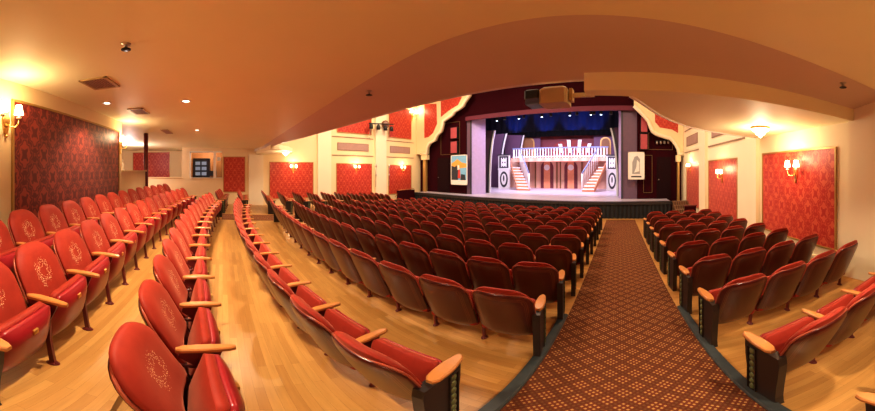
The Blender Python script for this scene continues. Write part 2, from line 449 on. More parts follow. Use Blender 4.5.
wallpanel('x', XL, 3.68, 5.07, .2, 2.16, 'red damask panel between two pilasters, middle one of the far side wall', M['damX'])
wallpanel('x', XL, 5.86, 7.0, .2, 2.12, 'red damask panel on the far side wall nearest the proscenium arch', M['damX'])
wallpanel('x', XL, 3.70, 5.05, 4.05, 6.1, 'upper red damask panel half hidden above the lighting rig', M['damX'])
wallpanel('x', XL, 5.88, 7.0, 4.02, 6.15, 'upper red damask panel beside the cream proscenium arch', M['damX'])
wallpanel('x', XL, .03, .66, .65, 2.46, 'narrow dark red damask panel beside the control booth window', M['damX'])
wallpanel('x', -9.2, -3.4, -1.97, 1.2, 2.95, 'red damask panel in the open bay behind the dark column', M['damX'])
wallpanel('x', XR, 1.645, 2.95, .345, 2.14, 'large bright red damask panel beside the rows nearest the carpeted aisle', M['damX'], inward=-1)
wallpanel('x', XR, 3.75, 5.1, .2, 2.1, 'red damask panel past the cream pilaster on the wall by the aisle rows', M['damX'], inward=-1)
wallpanel('x', XR, 5.72, 6.9, .15, 2.1, 'narrow-looking red damask panel nearest the stage steps', M['damX'], inward=-1)

# ------------------------------------------------------------------ theatre seats
PITCH = .3067*U
HWID = .254
def edge_x(z, hw, z0, z1, rt, rb):
    w = hw
    if z > z1-rt: w = hw - rt + sqrt(max(0, rt*rt - (z-(z1-rt))**2))
    elif z < z0+rb: w = hw - rb + sqrt(max(0, rb*rb - ((z0+rb)-z)**2))
    return w
def yc(z): return -.085 - (z-.40)*.46
def vdist(v): return .5 - .5*cos(pi*v)
def back_fn(z0, z1, rt, rb, hw, front, rear, puff_f, puff_r):
    def fn(u, v, side):
        z = z0 + (z1-z0)*vdist(v)
        us = sin(u*pi/2)
        x = us*edge_x(z, hw, z0, z1, rt, rb)
        pf = (1-abs(us)**5)*(1-abs(2*vdist(v)-1)**9)
        y = yc(z) + .05*(x/HWID)**2
        zz = z + .014*(1-(x/HWID)**2)*max(0, (z-.6)/.25)
        return (x, y + (rear - puff_r*pf if side == 0 else front + puff_f*pf), zz)
    return fn
SM = {}
mb = MB(); mb.shell(back_fn(.395, .862, .165, .05, HWID-.006, .022, .0, .052, .012), 14, 14, lambda p: (p[0], p[2])); SM['backrest'] = mb.mesh('backrest', M['velvet'])
mb = MB(); z0s, z1s = .205, .812
mb.shell(back_fn(z0s, z1s, .12, .09, HWID, -.004, -.022, 0, .022), 14, 14,
         lambda p: (min(edge_x(min(max(p[2],z0s),z1s), HWID, z0s, z1s, .10, .10)-abs(p[0]), max(0, .826-p[2]), max(0, p[2]-z0s)), p[2])); SM['back_shell'] = mb.mesh('back_shell', M['shell'])
# piping round the top of the shell
mb = MB(); pts = []
for k in range(33):
    a = k/32
    if a < .3: z = .50 + (.812-.10-.50)*a/.3; x = -HWID
    elif a < .42: q = (a-.3)/.12*pi/2; x = -HWID+.10-.10*cos(q); z = .812-.10+.10*sin(q)
    elif a < .58: x = -(HWID-.10) + 2*(HWID-.10)*(a-.42)/.16; z = .812
    elif a < .7: q = pi/2-(a-.58)/.12*pi/2; x = HWID-.10+.10*cos(q); z = .812-.10+.10*sin(q)
    else: z = .812-.10-(.812-.10-.50)*(a-.7)/.3; x = HWID
    pts.append((x, yc(z)+.05*(x/HWID)**2-.008, z + .014*(1-(x/HWID)**2)*max(0,(z-.6)/.25)))
mb.tube(pts, .0075, 6); SM['piping'] = mb.mesh('piping', plain('rust_piping', (.40,.09,.05), .3))
# tipped-up seat: cushion and curved vinyl pan
TA = radians(79); HWS = .226
def tip(x, l, n):            # l along the seat towards its front edge, n away from the sitter (underside)
    return (x, .045 + l*cos(TA) + n*sin(TA), .415 + l*sin(TA) - n*cos(TA))
def seat_fn(n0, n1, puff0, puff1, hw, l0, l1):
    def fn(u, v, side):
        us = sin(u*pi/2); l = l0 + (l1-l0)*vdist(v); r = .045
        w = edge_x(l, hw, l0, l1, r, r*.8) + .020*max(0, min(1, (.09-l)/.1)); x = us*w
        pf = (1-abs(us)**5)*(1-abs(2*vdist(v)-1)**5)
        return tip(x, l, (n0 - puff0*pf) if side == 1 else (n1 + puff1*pf))
    return fn
mb = MB(); mb.shell(seat_fn(-.025, .02, .02, .0, HWS, -.19, .195), 12, 12, lambda p: (0, 0)); SM['seat'] = mb.mesh('seat_cushion', M['velvet'])
mb = MB(); mb.shell(seat_fn(.02, .045, .0, .06, HWS+.004, -.205, .19), 12, 12); SM['seat_pan'] = mb.mesh('seat_pan', M['vinyl'])
mb = MB(); c = [tip(-.02,.11,.108), tip(.02,.11,.108), tip(.02,.14,.102), tip(-.02,.14,.102)]; c2 = [tip(-.02,.11,.07), tip(.02,.11,.07), tip(.02,.14,.07), tip(-.02,.14,.07)]
mb.add(c+c2, [(0,1,2,3),(7,6,5,4),(0,4,5,1),(1,5,6,2),(2,6,7,3),(3,7,4,0)]); SM['number_plate'] = mb.mesh('number_plate', M['brass'])
def arm_mesh(x, w):
    mb = MB(); out = []
    L0, L1 = -.075, .215; nseg = 10
    for k in range(nseg+1):
        q = k/nseg; y = L0 + (L1-L0)*q
        ww = w*(.72 + .28*sin(pi*min(1, q*1.15)))
        if k == 0 or k == nseg: ww *= .55
        out.append((y, ww))
    vs = []
    for y, ww in out:
        zt = .605 - .10*max(0, y-.10)**1.2 - .02*max(0,-y)/.17
        vs += [(x-ww/2, y, zt-.026), (x-ww/2, y, zt-.008), (x-ww/2+.008, y, zt), (x+ww/2-.008, y, zt), (x+ww/2, y, zt-.008), (x+ww/2, y, zt-.026)]
    fs = [(k*6+j, k*6+(j+1)%6, (k+1)*6+(j+1)%6, (k+1)*6+j) for k in range(nseg) for j in range(6)]
    fs += [(5,4,3,2,1,0), tuple(nseg*6+j for j in range(6))]
    mb.add(vs, fs, False); return mb.mesh('armrest', M['armwood'])
def leg_mesh(x):
    mb = MB()
    poly = [(.15,.575),(-.05,.575),(-.06,.53),(.0,.47),(.05,.40),(.068,.25),(.095,.03),(.085,.012),(.145,.012),(.13,.03),(.10,.25),(.095,.42),(.14,.54)]
    mb.prism(poly, 'x', x-.012, x+.012)
    mb.lathe([(.042,0),(.042,.006),(.026,.014),(.016,.03)], (x, .115, 0), 14, sx=.7, sy=1.1)
    mb.tube([(x,.05,.43),(x,-.02,.44),(x,-.06,.45)], .012, 6)
    return mb.mesh('leg', M['iron'])
def end_mesh(x):
    mb = MB()
    poly = [(.165,.57),(-.15,.57),(-.158,.50),(-.150,.40),(-.135,.25),(-.125,.10),(-.13,.02),(-.14,.0),(.15,.0),(.14,.02),(.135,.10),(.14,.25),(.16,.42)]
    mb.prism(poly, 'x', x-.03, x+.03)
    o = .031 if x > 0 else -.031
    a, b = sorted((x+o, x+o*1.25))
    for (y0,y1,z0,z1) in ((.125,.133,.04,.53),(.045,.053,.04,.53),(.045,.133,.53,.538),(.045,.133,.035,.043)): mb.box(a, b, y0, y1, z0, z1)
    return mb.mesh('end_panel', M['endiron'])
def leaf_mesh(x):
    mb = MB(); o = 1 if x > 0 else -1
    for k in range(7):
        z = .075 + .07*k; n = 12
        for ring in (0,):
            vs = [(x + o*.0405, .089, z)]
            vs += [(x + o*.037, .089 + .020*cos(2*pi*j/n), z + .027*sin(2*pi*j/n)) for j in range(n)]
            vs += [(x + o*.030, .089 + .025*cos(2*pi*j/n), z + .032*sin(2*pi*j/n)) for j in range(n)]
            mb.add(vs, [(0, 1+j, 1+(j+1)%n) for j in range(n)] + [(1+j, 13+j, 13+(j+1)%n, 1+(j+1)%n) for j in range(n)], True)
    return mb.mesh('leaf_ornament', M['leaf'])
for s, nm in ((-1,'neg'), (1,'pos')):
    x = s*PITCH/2
    SM['arm_'+nm] = arm_mesh(x, .062); SM['leg_'+nm] = leg_mesh(x)
    SM['enda_'+nm] = arm_mesh(x, .085); SM['end_'+nm] = end_mesh(x); SM['leaf_'+nm] = leaf_mesh(x)

def part(name, me, parent):
    o = bpy.data.objects.new(name, me); C.objects.link(o); o.parent = parent; return o
def make_seat(neg, pos):
    t = bpy.data.objects.new('theatre_seat', None); C.objects.link(t); t.empty_display_size = .1
    part('backrest', SM['backrest'], t); sh = part('back_shell', SM['back_shell'], t); part('piping', SM['piping'], sh)
    part('seat_cushion', SM['seat'], t); pn = part('seat_pan', SM['seat_pan'], t); part('number_plate', SM['number_plate'], pn)
    for sd, k in (('neg', neg), ('pos', pos)):
        if k == 'leg':
            part('armrest', SM['arm_'+sd], t); part('leg', SM['leg_'+sd], t)
        elif k == 'end':
            part('armrest', SM['enda_'+sd], t); e = part('end_panel', SM['end_'+sd], t); part('leaf_ornament', SM['leaf_'+sd], e)
    return t
def copy_tree(o, parent=None):
    c = o.copy(); C.objects.link(c)
    if parent is not None: c.parent = parent
    for ch in o.children: copy_tree(ch, c)
    return c
protos = {}
def put_seat(neg, pos, loc, rz, label, group):
    if (neg, pos) not in protos: o = protos[(neg, pos)] = make_seat(neg, pos)
    else:
        src = protos[(neg, pos)]; o = copy_tree(src)
    o.location = loc; o.rotation_euler = (0, 0, rz); tag(o, label, 'theatre seat', group); return o
ORD = ['first','second','third','fourth','fifth','sixth','seventh','eighth','ninth','tenth','eleventh','twelfth','thirteenth','fourteenth','fifteenth']
# main block: eleven curved rows of fifteen
MAIN = [.505, 1.15] + [1.60 + .45*k for k in range(9)]
XS0 = -.375
nrow = len(MAIN)
for r, Ya in enumerate(MAIN):
    Y0 = Ya - CV*(XS0 - XC)**2
    for j in range(15):
        X = XS0 - (.055 if r == 0 else 0) - .3067*(j+.5); Y = arc(Y0, X); rz = atan2(2*CV*(X-XC), 1)
        neg = 'end' if j == 14 else 'leg'; pos = 'end' if j == 0 else None
        lab = 'red tip-up seat in main block, %s from the carpeted aisle, %s row from the stage' % (ORD[j], ORD[nrow-1-r])
        if r == 0: lab = 'red tip-up seat, %s from the carpeted aisle, rearmost row of main block' % ORD[j]
        put_seat(neg, pos, (X*U, Y*U, floor_z(Y*U)), rz, lab, 'main block, %s row from the stage' % ORD[nrow-1-r])
# rear platform: three rows of fifteen
for r, (Y0, zf, nm) in enumerate(REAR):
    for j in range(15):
        X = (-.375, -.37, -.37)[r] - .3067*(j+.5); Y = arc(Y0, X); rz = atan2(2*CV*(X-XC), 1)
        neg = 'end' if j == 14 else 'leg'; pos = 'end' if j == 0 else None
        rowname = ('front row of the rear platform', 'middle row of the rear platform', 'back row against the damask wall')[r]
        put_seat(neg, pos, (X*U, Y*U, zf*U), rz, 'embroidered red tip-up seat, %s from the near end, %s' % (ORD[j], rowname), rowname)
# block between the carpeted aisle and the right-hand wall; block beyond the second aisle
SIDE = [.17, .67, 1.21] + [1.66 + .45*k for k in range(7)]
for r, Ya in enumerate(SIDE):
    for j in range(4):
        X = .455 + .3067*(j+.5); Y = Ya + .03 + .085*(X-.45); rz = atan2(.085, 1)
        neg = 'end' if j == 0 else 'leg'; pos = 'leg' if j == 3 else None
        put_seat(neg, pos, (X*U, Y*U, floor_z(Y*U)), rz, 'red tip-up seat in wall-side block, %s from the carpeted aisle, %s row from the stage' % (ORD[j], ORD[len(SIDE)-1-r]), 'wall-side block, %s row from the stage' % ORD[len(SIDE)-1-r])
FARB = [-.03] + MAIN[:10]
for r, Ya in enumerate(FARB):
    for j in range(4):
        X = -5.93 - .3067*(j+.5); Y = Ya - .085*(X+5.93); rz = atan2(-.085, 1)
        pos = 'end' if j == 0 else None
        put_seat('leg', pos, (X*U, Y*U, floor_z(Y*U)), rz, 'red tip-up seat in far block, %s from the second aisle, %s row from the stage' % (ORD[j], ORD[len(FARB)-1-r]), 'far block, %s row from the stage' % ORD[len(FARB)-1-r])

# ------------------------------------------------------------------ lamps and ceiling fittings
LIGHTS = []
def lamp(kind, name, loc, energy, color, size=.1, **kw):
    d = bpy.data.lights.new(name, kind); d.energy = energy; d.color = color
    if kind == 'AREA':
        d.shape = 'RECTANGLE'; d.size = size[0]; d.size_y = size[1]
    else: d.shadow_soft_size = size
    if kind == 'SPOT':
        d.spot_size = kw.get('spot', 1.2); d.spot_blend = kw.get('blend', .6)
    o = bpy.data.objects.new(name, d); C.objects.link(o); o.location = loc
    tgt = kw.get('to')
    if tgt is not None: o.rotation_euler = (Vector(tgt)-Vector(loc)).to_track_quat('-Z','Y').to_euler()
    return o
WARM = (1, .74, .42)
def sconce(loc, rz, label, energy=16, k=1.0):
    t = thing('wall_sconce', label, 'wall lamp', loc, rz, 'two-armed wall sconces')       # +Y local points out of the wall
    b = MB(); b.lathe([(.0,0),(.035,.0),(.05,.012),(.03,.03),(.0,.035)], (0,0,0), 12)
    bb = MB()
    prof = [(0,-.16),(.025,-.13),(.04,-.05),(.055,.03),(.035,.10),(.05,.13),(.0,.19)]
    poly = [(x*k, z*k) for x, z in prof] + [(-x*k, z*k) for x, z in prof[-2:0:-1]]
    bb.prism(poly, 'y', .0, .025); bb.lathe([(.0,-.19*k),(.018*k,-.175*k),(.01*k,-.15*k)], (0,.02,0), 8)
    bb.build('backplate', M['brass'], t)
    for s in (-1, 1):
        a = MB(); a.tube([(0,.02,-.02*k),(s*.03*k,.06*k,-.06*k),(s*.08*k,.09*k,-.06*k),(s*.115*k,.10*k,-.01*k),(s*.12*k,.10*k,.045*k)], .008*k, 6)
        ao = a.build('arm', M['brass'], t)
        c = MB(); c.lathe([(.005*k,.035*k),(.03*k,.045*k),(.034*k,.055*k),(.012*k,.06*k),(.012*k,.11*k)], (s*.12*k,.10*k,0), 10); c.build('candle_cup', M['creamhi'], ao)
        h = MB(); h.lathe([(.058*k,.09*k),(.036*k,.205*k)], (s*.12*k,.10*k,0), 14); h.build('lamp_shade', M['shade'], ao)
    p = Vector(loc) + Vector((-sin(rz)*.16*k, cos(rz)*.16*k, .18*k))
    lamp('POINT', 'sconce_light', p + Vector((-sin(rz)*.1, cos(rz)*.1, .04)), energy*.5, WARM, .07)
    return t
PR, PL_, PB = pi/2, -pi/2, 0
sconce((-1.245*U, YB*U, 2.40), PB, 'twin-shade brass sconce before the wide damask panel, nearest the viewer', 26, 1.15)
sconce((-3.36*U, YB*U, 2.38), PB, 'twin-shade brass sconce at the far end of the wide damask panel', 26, 1.15)
for px, what in ((293, 'on the far wall panel under the small ceiling light'), (356, 'on the middle panel of the far side wall'), (402, 'on the far wall panel nearest the proscenium')):
    p = atX(px, 168, XL); sconce((XL*U+.025, p.y, 1.83), PL_, 'small twin-shade sconce ' + what, 40, 1.2)
for px, z, what in ((797, 1.72, 'on the large damask panel beside the aisle rows'), (723, 1.56, 'on the damask panel past the cream pilaster'), (691, 1.85, 'on the damask panel nearest the stage steps')):
    p = atX(px, 168, XR); sconce((XR*U-.025, p.y, z), PR, 'small twin-shade sconce ' + what, 34, 1.15)
sc = atX(430, 110, XL)
sconce((XL*U+.04, 7.05*U, 5.75), PL_, 'tall crystal sconce high on the wall beside the proscenium arch', 60, 2.0)

def crystal_light(loc, label, energy):
    t = thing('crystal_ceiling_light', label, 'ceiling light', loc, 0, 'crystal flush ceiling lights')
    b = MB(); b.lathe([(.17,0),(.18,-.02),(.16,-.035)], (0,0,0), 20); b.build('rim', M['brass'], t)
    g = MB(); g.lathe([(.165,-.036),(.15,-.075),(.10,-.10),(.085,-.14),(.04,-.165),(.012,-.20)], (0,0,0), 20); g.build('glass_bowl', M['crystal'], t)
    lamp('POINT', 'crystal_light', Vector(loc)+Vector((0,0,-.32)), energy*.5, (1,.82,.55), .12)
crystal_light((1.43*U, 2.29*U, SL*U), 'round crystal ceiling light under the curved gallery by the aisle rows', 55)
crystal_light((-6.35*U, 1.62*U, 1.50*U), 'round crystal ceiling light over the far damask panel', 55)

def on_soffit(x, y):
    d = ray(x, y); t = (U*(1.72 - .0294*1.45) - U) / (d.z + .0294*d.y) ; return EYE + d*t
slope = atan2(-.0294, 1)
def downlight(p, label, energy):
    t = thing('recessed_downlight', label, 'ceiling light', p, 0, 'recessed downlights'); t.rotation_euler = (slope,0,0)
    a = MB(); a.lathe([(.085,.0),(.09,-.008),(.062,-.012),(.06,.0)], (0,0,0), 18); a.build('trim_ring', M['white'], t)
    b = MB(); b.lathe([(.058,-.001),(.05,-.006)], (0,0,0), 16); b.build('lens', M['bulb'], t)
    lamp('SPOT', 'downlight_beam', Vector(p)+Vector((0,0,-.03)), energy*.7, (1,.82,.58), .06, spot=2.0, blend=.7)
for (px, py, lab) in ((186,101,'bright recessed downlight in the soffit over the front rear row'), (107,103,'recessed downlight between the two ceiling vents'), (197,130,'small recessed downlight far along the soffit, near the booth')):
    downlight(on_soffit(px, py), lab, 150)
def vent(p, label, sx, sy):
    t = thing('ceiling_vent', label, 'vent', p, 0, 'ceiling vents'); t.rotation_euler = (slope,0,0)
    a = MB(); w = .03
    for b in ((-sx,sx,-sy,-sy+w),(-sx,sx,sy-w,sy),(-sx,-sx+w,-sy,sy),(sx-w,sx,-sy,sy)): a.box(*b, -.02, .0)
    a.build('frame', M['tan'], t)
    g = MB()
    for k in range(9):
        y = -sy+w + (2*sy-2*w)*(k+.5)/9; g.box(-sx+w, sx-w, y-.006, y+.010, -.016, -.004)
    g.box(-sx+w, sx-w, -sy+w, sy-w, -.003, 0)
    g.build('louver', M['mauve'], t)
vent(on_soffit(100,83), 'square louvred ceiling vent nearest the wide damask panel', .22, .20)
vent(on_soffit(139,111), 'louvred ceiling vent further along, before the dark column', .24, .16)
vent(on_soffit(167,131.5), 'white slot vent in the ceiling beyond the dark column', .40, .12)
def sprinkler(p, label):
    t = thing('fire_sprinkler', label, 'sprinkler', p, 0, 'ceiling sprinklers')
    a = MB(); a.lathe([(.045,0),(.045,-.006),(.016,-.012),(.014,-.04)], (0,0,0), 12); a.build('escutcheon', M['chrome'], t)
    b = MB(); b.lathe([(.004,-.045),(.045,-.06),(.045,-.065),(.004,-.068)], (0,0,0), 12); b.tube([(-.014,0,-.03),(-.016,0,-.052)], .003, 5); b.tube([(.014,0,-.03),(.016,0,-.052)], .003, 5)
    b.build('deflector', M['blackmetal'], t)
sprinkler(on_soffit(126,44), 'fire sprinkler on the soffit above the rear seats')
def on_fascia(x, y):
    d = ray(x, y); best = None
    for k in range(2000):
        p = EYE + d*(.5 + k*.01); X, Y = p.x/U, p.y/U; a, b = crY(X), lpY(X)
        z = soff(Y) if Y < a else (HC + (HL-HC)*(Y-a)/(b-a))
        if p.z >= z*U: return p
    return p
sprinkler(on_fascia(369,91), 'fire sprinkler on the sloping fascia over the main block')
sprinkler(on_fascia(843,83), 'fire sprinkler on the fascia over the wall-side block')

# ------------------------------------------------------------------ booth and bay furniture
# frame of the booth window
mb = MB(); x0, x1 = XL*U, XL*U+.03
mb.box(x0, x1, -.97*U-.02, -.02*U, 2.71, 2.78); mb.box(x0, x1, -.97*U-.06, -.97*U+.02, 1.375, 2.78); mb.box(x0, x1, -.28*U, -.20*U, 1.375, 2.71)
mb.box(x0-.1, x1+.05, -.97*U, -.02*U, 1.35, 1.39)
struct('window_1', mb, M['white'])
t = thing('equipment_rack', 'dark navy rack of sound gear with lit panels behind the booth window', 'equipment rack', (-7.95*U, -.64*U, 0))
MB().cbox(-.3, .3, -.5, .42, 0, 2.42).build('cabinet', M['rack'], t)
for a in range(3):
    for b in range(2):
        MB().box(.30, .315, -.36+b*.34, -.1+b*.34, 1.5+a*.28, 1.68+a*.28).build('display', M['screen'], t)
t = thing('monitor', 'small dark monitor on the booth sill beside the rack', 'monitor', (-7.68*U, -.30*U, 1.39))
MB().cbox(-.02,.02,-.2,.2,.08,.36).build('screen', M['rack'], t); MB().lathe([(.1,0),(.1,.012),(.02,.02),(.02,.1)], (0,0,0), 12).build('stand', M['blackmetal'], t)
t = thing('wall_box', 'small white box on the wall beside the booth window', 'wall box', (XL*U, -.30*0*U + .0, 0))
t.location = (XL*U, atX(219,156,XL).y, 2.36)
MB().cbox(0,.05,-.09,.09,-.1,.1).build('cover', M['white'], t); MB().box(.05,.056,-.03,.03,-.02,.03).build('grille', M['chrome'], t)
t = thing('figurine', 'small white figurine on the counter beside the dark column', 'figurine', (-3.58*U, (YB-.06)*U, 1.76))
MB().lathe([(.07,0),(.07,.03),(.04,.05),(.055,.14),(.04,.2),(.02,.22)], (0,0,0), 14).build('body', M['white'], t)
MB().lathe([(.005,.215),(.03,.235),(.036,.265),(.022,.29),(.004,.3)], (0,0,0), 12).build('head', M['white'], t)

# ------------------------------------------------------------------ stage: deck, steps, proscenium
ZD = .15*U
YS = 6.8
struct('floor_stage', MB().box(-7.2*U, 1.42*U, YS*U, 13.2*U, ZD-.12, ZD), M['deck'])
struct('trim_40', MB().box(-7.22*U, 1.44*U, (YS-.03)*U, (YS+.16)*U, ZD-.13, ZD+.004), M['deckedge'])
mb = MB(); vs = []; nP = 420
for k in range(nP+1):
    x = (-7.18 + 8.58*k/nP)*U; yy = (YS-.005)*U + .035*sin(k*1.15) + .012*sin(k*2.7)
    vs += [(x, yy, floor_z(YS*U)-.02), (x, yy*.5+.5*(YS+.0)*U, ZD-.13)]
mb.add(vs, [(2*k, 2*k+2, 2*k+3, 2*k+1) for k in range(nP)], True)
tag(mb.build('stage_skirt', M['black']), 'black pleated skirt hanging along the front of the stage', 'curtain')
# stage steps at both ends
t = thing('stage_steps', 'carpeted steps up to the stage by the wall-side block', 'steps', (1.45*U, 6.05*U, floor_z(6.3*U)))
for k in range(5):
    MB().cbox(0, .41*U, k*.27, 5*.27+.1, k*.155-.05, (k+1)*.155).build('step', M['stepcarpet'], t)
t = thing('stage_steps', 'dark panelled steps up to the stage by the far side wall', 'steps', (-7.56*U, 5.95*U, floor_z(6.2*U)))
for k in range(5):
    MB().cbox(0, .40*U, k*.27, 5*.27+.1, k*.155-.05, (k+1)*.155).build('step', M['stepcarpet'], t)
MB().cbox(.40*U, .43*U, -.1, 1.45, -.05, .95).build('side_panel', M['maroonwall'], t)
MB().tube([(.415*U,-.25,.55),(.415*U,.1,.97),(.415*U,1.4,1.02)], .025, 8).build('handrail', M['armwood'], t)
t = thing('knee_wall', 'low maroon panelled barrier beside the carpeted stage steps', 'barrier', (1.52*U, 5.75*U, floor_z(5.75*U)))
MB().cbox(0, .5, 0, .06, 0, .72).build('panel', M['maroonwall'], t); MB().cbox(-.02, .52, -.02, .08, .72, .76).build('cap_rail', M['iron'], t)

# proscenium wall: maroon, with a portal opening
OX0, OX1 = atY(467,150,YP+.3).x, atY(637,150,YP+.3).x
ZH = atY(555,113,YP+.3).z
mb = MB(); y0, y1 = (YP+.26)*U, (YP+.34)*U
mb.box((XL-.1)*U, OX0, y0, y1, -.7, ZT); mb.box(OX1, (XR+.1)*U, y0, y1, -.7, ZT); mb.box(OX0, OX1, y0, y1, ZH+.18, ZT)
struct('wall_proscenium', mb, M['maroonwall'])
# plum header
hd = MB(); za, zb = ZH, ZH+.75
hd.box(OX0+.02, OX1-.02, (YP+.18)*U, (YP+.255)*U, za, za+.26); hd.build('portal_valance', M['plum'])
tag(bpy.data.objects['portal_valance'], 'plum coloured fabric header across the top of the stage opening', 'stage header')
# ornate cream arch made of two scrolled brackets on slim gilt columns
def scroll(pts, wall_x, s, name, label, reds):
    t = thing(name, label, 'arch bracket', (0,0,0))
    P = [atY(x, y, YP) for x, y in pts]; P = [(p.x, p.z) for p in P]; wall_x = wall_x - s*.02
    P = [(max(XL*U+.03, min(XR*U-.03, a)), b) for a, b in P]
    out = [(wall_x, P[0][1])] + P + [(P[-1][0], ZT-.05), (wall_x, ZT-.05)]
    MB().prism(out, 'y', YP*U, (YP+.12)*U).build('plaster', M['cream'], t)
    e = MB(); e.tube([(p[0], YP*U-.02, p[1]) for p in P], .10, 8); e.build('edge_moulding', M['creamhi'], t)
    for r in reds:
        Q = [atY(x, y, YP) for x, y in r]
        MB().prism([(q.x, q.z) for q in Q], 'y', YP*U-.02, YP*U+.02).build('damask_inset', M['damY'], t)
    return t
M['damY'] = damask('damask_arch', 'x', (.42,.018,.010), (.56,.085,.040))
Lp = [(421,154),(427,154),(427.5,147),(430,143),(435,140.5),(437,135.5),(441,131.5),(442.5,126),(443.5,121),(447.5,118.5),(452.4,115),(454.5,111.5),(459,109.2),(463,106),(464.5,102.5),(467,99),(470,95)]
scroll(Lp, XL*U, -1, 'arch_bracket', 'cream scrolled arch bracket with red insets at the far side of the stage',
       [[(424.5,138),(424.5,104),(436.5,104),(437,124),(433,133),(428.5,137)], [(441,117),(441,97),(462,97),(458,105),(452,108.5),(447,112)]])
Rp = [(684,154),(678.6,154),(678,149),(676,145),(673,141),(670,138.5),(665,137),(660,135.5),(656,134),(652.5,131.5),(650.5,127),(648.5,121.5),(645,117),(640,112),(634,106)]
scroll(Rp, XR*U, 1, 'arch_bracket', 'cream scrolled arch bracket with red inset near the carpeted stage steps',
       [[(655,122),(660,127.5),(672,129.5),(678,133),(678,112),(655,110)]])
for (xa, xb, lab) in ((421.3,427,'slim gilt column under the far arch bracket'), (676.5,680.8,'slim gilt column under the arch bracket by the stage steps')):
    a, b = atY(xa,150,YP).x, atY(xb,150,YP).x; zt = atY(xa,155,YP).z; t = thing('arch_column', lab, 'column', ((a+b)/2, (YP+.06)*U, -.5))
    w = (b-a)/2
    MB().cbox(-w*.45, w*.45, -.1, .1, .0, zt+.5-.35).build('shaft', M['gold'], t); MB().cbox(-w, w, -.14, .14, zt+.5-.35, zt+.5).build('capital', M['cream'], t); MB().cbox(-w, w, -.14, .14, 0, .3+ZD).build('base', M['gold'], t)
# speaker stacks on the maroon wall
for (x0,x1,y0,y1,lab) in ((451.5,458,127,139,'upper rose coloured loudspeaker on the far maroon wall'),(451.5,458,141,153.5,'lower rose coloured loudspeaker on the far maroon wall'),
                          (640.5,647.5,117.5,132.5,'upper rose coloured loudspeaker on the maroon wall by the steps'),(640,647.5,134,149.5,'lower rose coloured loudspeaker on the maroon wall by the steps')):
    a, b = atY(x0,y1,YP+.2), atY(x1,y0,YP+.2); t = thing('wall_mounted_loudspeaker', lab, 'loudspeaker', ((a.x+b.x)/2, (YP+.255)*U, a.z))
    w = (b.x-a.x)/2; h = b.z-a.z
    MB().cbox(-w, w, -.2, 0, 0, h).build('cabinet', M['blackmetal'], t); MB().box(-w+.02, w-.02, -.215, -.2, .02, h-.03).build('grille_cloth', M['pinkbox'], t)
# doors in the maroon side walls, gilt line panel
n = 1
for (x0,x1,y0) in ((437,449,158),(657,671,157)):
    a, b = atY(x0,y0,YP+.2), atY(x1,y0,YP+.2)
    mb = MB(); mb.box(a.x, b.x, (YP+.235)*U, (YP+.25)*U, ZD, a.z); mb.box(a.x+.12, b.x-.12, (YP+.225)*U, (YP+.235)*U, ZD+.15, a.z-.12); o = struct('door_%d' % n, mb, M['door'])
    hb = MB(); hb.lathe([(.03,0),(.035,.03),(.01,.05)], (a.x+.1, (YP+.215)*U, ZD+1.0), 10); hb.build('door_handle', M['chrome'], o); n += 1
def gilt_rect(x0,y0,x1,y1,lab):
    a, b = atY(x0,y1,YP+.2), atY(x1,y0,YP+.2); t = MB(); w=.022; y = (YP+.24)*U, (YP+.255)*U
    t.box(a.x,b.x,*y,a.z,a.z+w); t.box(a.x,b.x,*y,b.z-w,b.z); t.box(a.x,a.x+w,*y,a.z,b.z); t.box(b.x-w,b.x,*y,a.z,b.z)
    o = t.build('gilt_wall_frame', M['dimgold']); tag(o, lab, 'wall moulding')
gilt_rect(643.5,155,652.5,193,'tall gilt rectangle moulding between white poster and dark door')
gilt_rect(648.6,133,673,149.5,'wide gilt rectangle moulding above the dark door by the steps')
gilt_rect(440,121,459,155,'gilt rectangle moulding around the far rose loudspeakers')
a = atY(657,143,YP+.2)
t = thing('wall_lighting_bar', 'row of small pale spotlights above the dark door by the steps', 'stage light', (a.x, (YP+.25)*U, a.z))
MB().tube([(-.1,-.1,.1),(.75,-.1,.16)], .02, 6).build('bar', M['blackmetal'], t)
for k in range(4):
    MB().lathe([(.03,-.1),(.06,-.06),(.06,.05),(.02,.08)], (.0+.2*k,-.1,.02+.016*k), 10).build('lamp_head', M['chrome'], t)
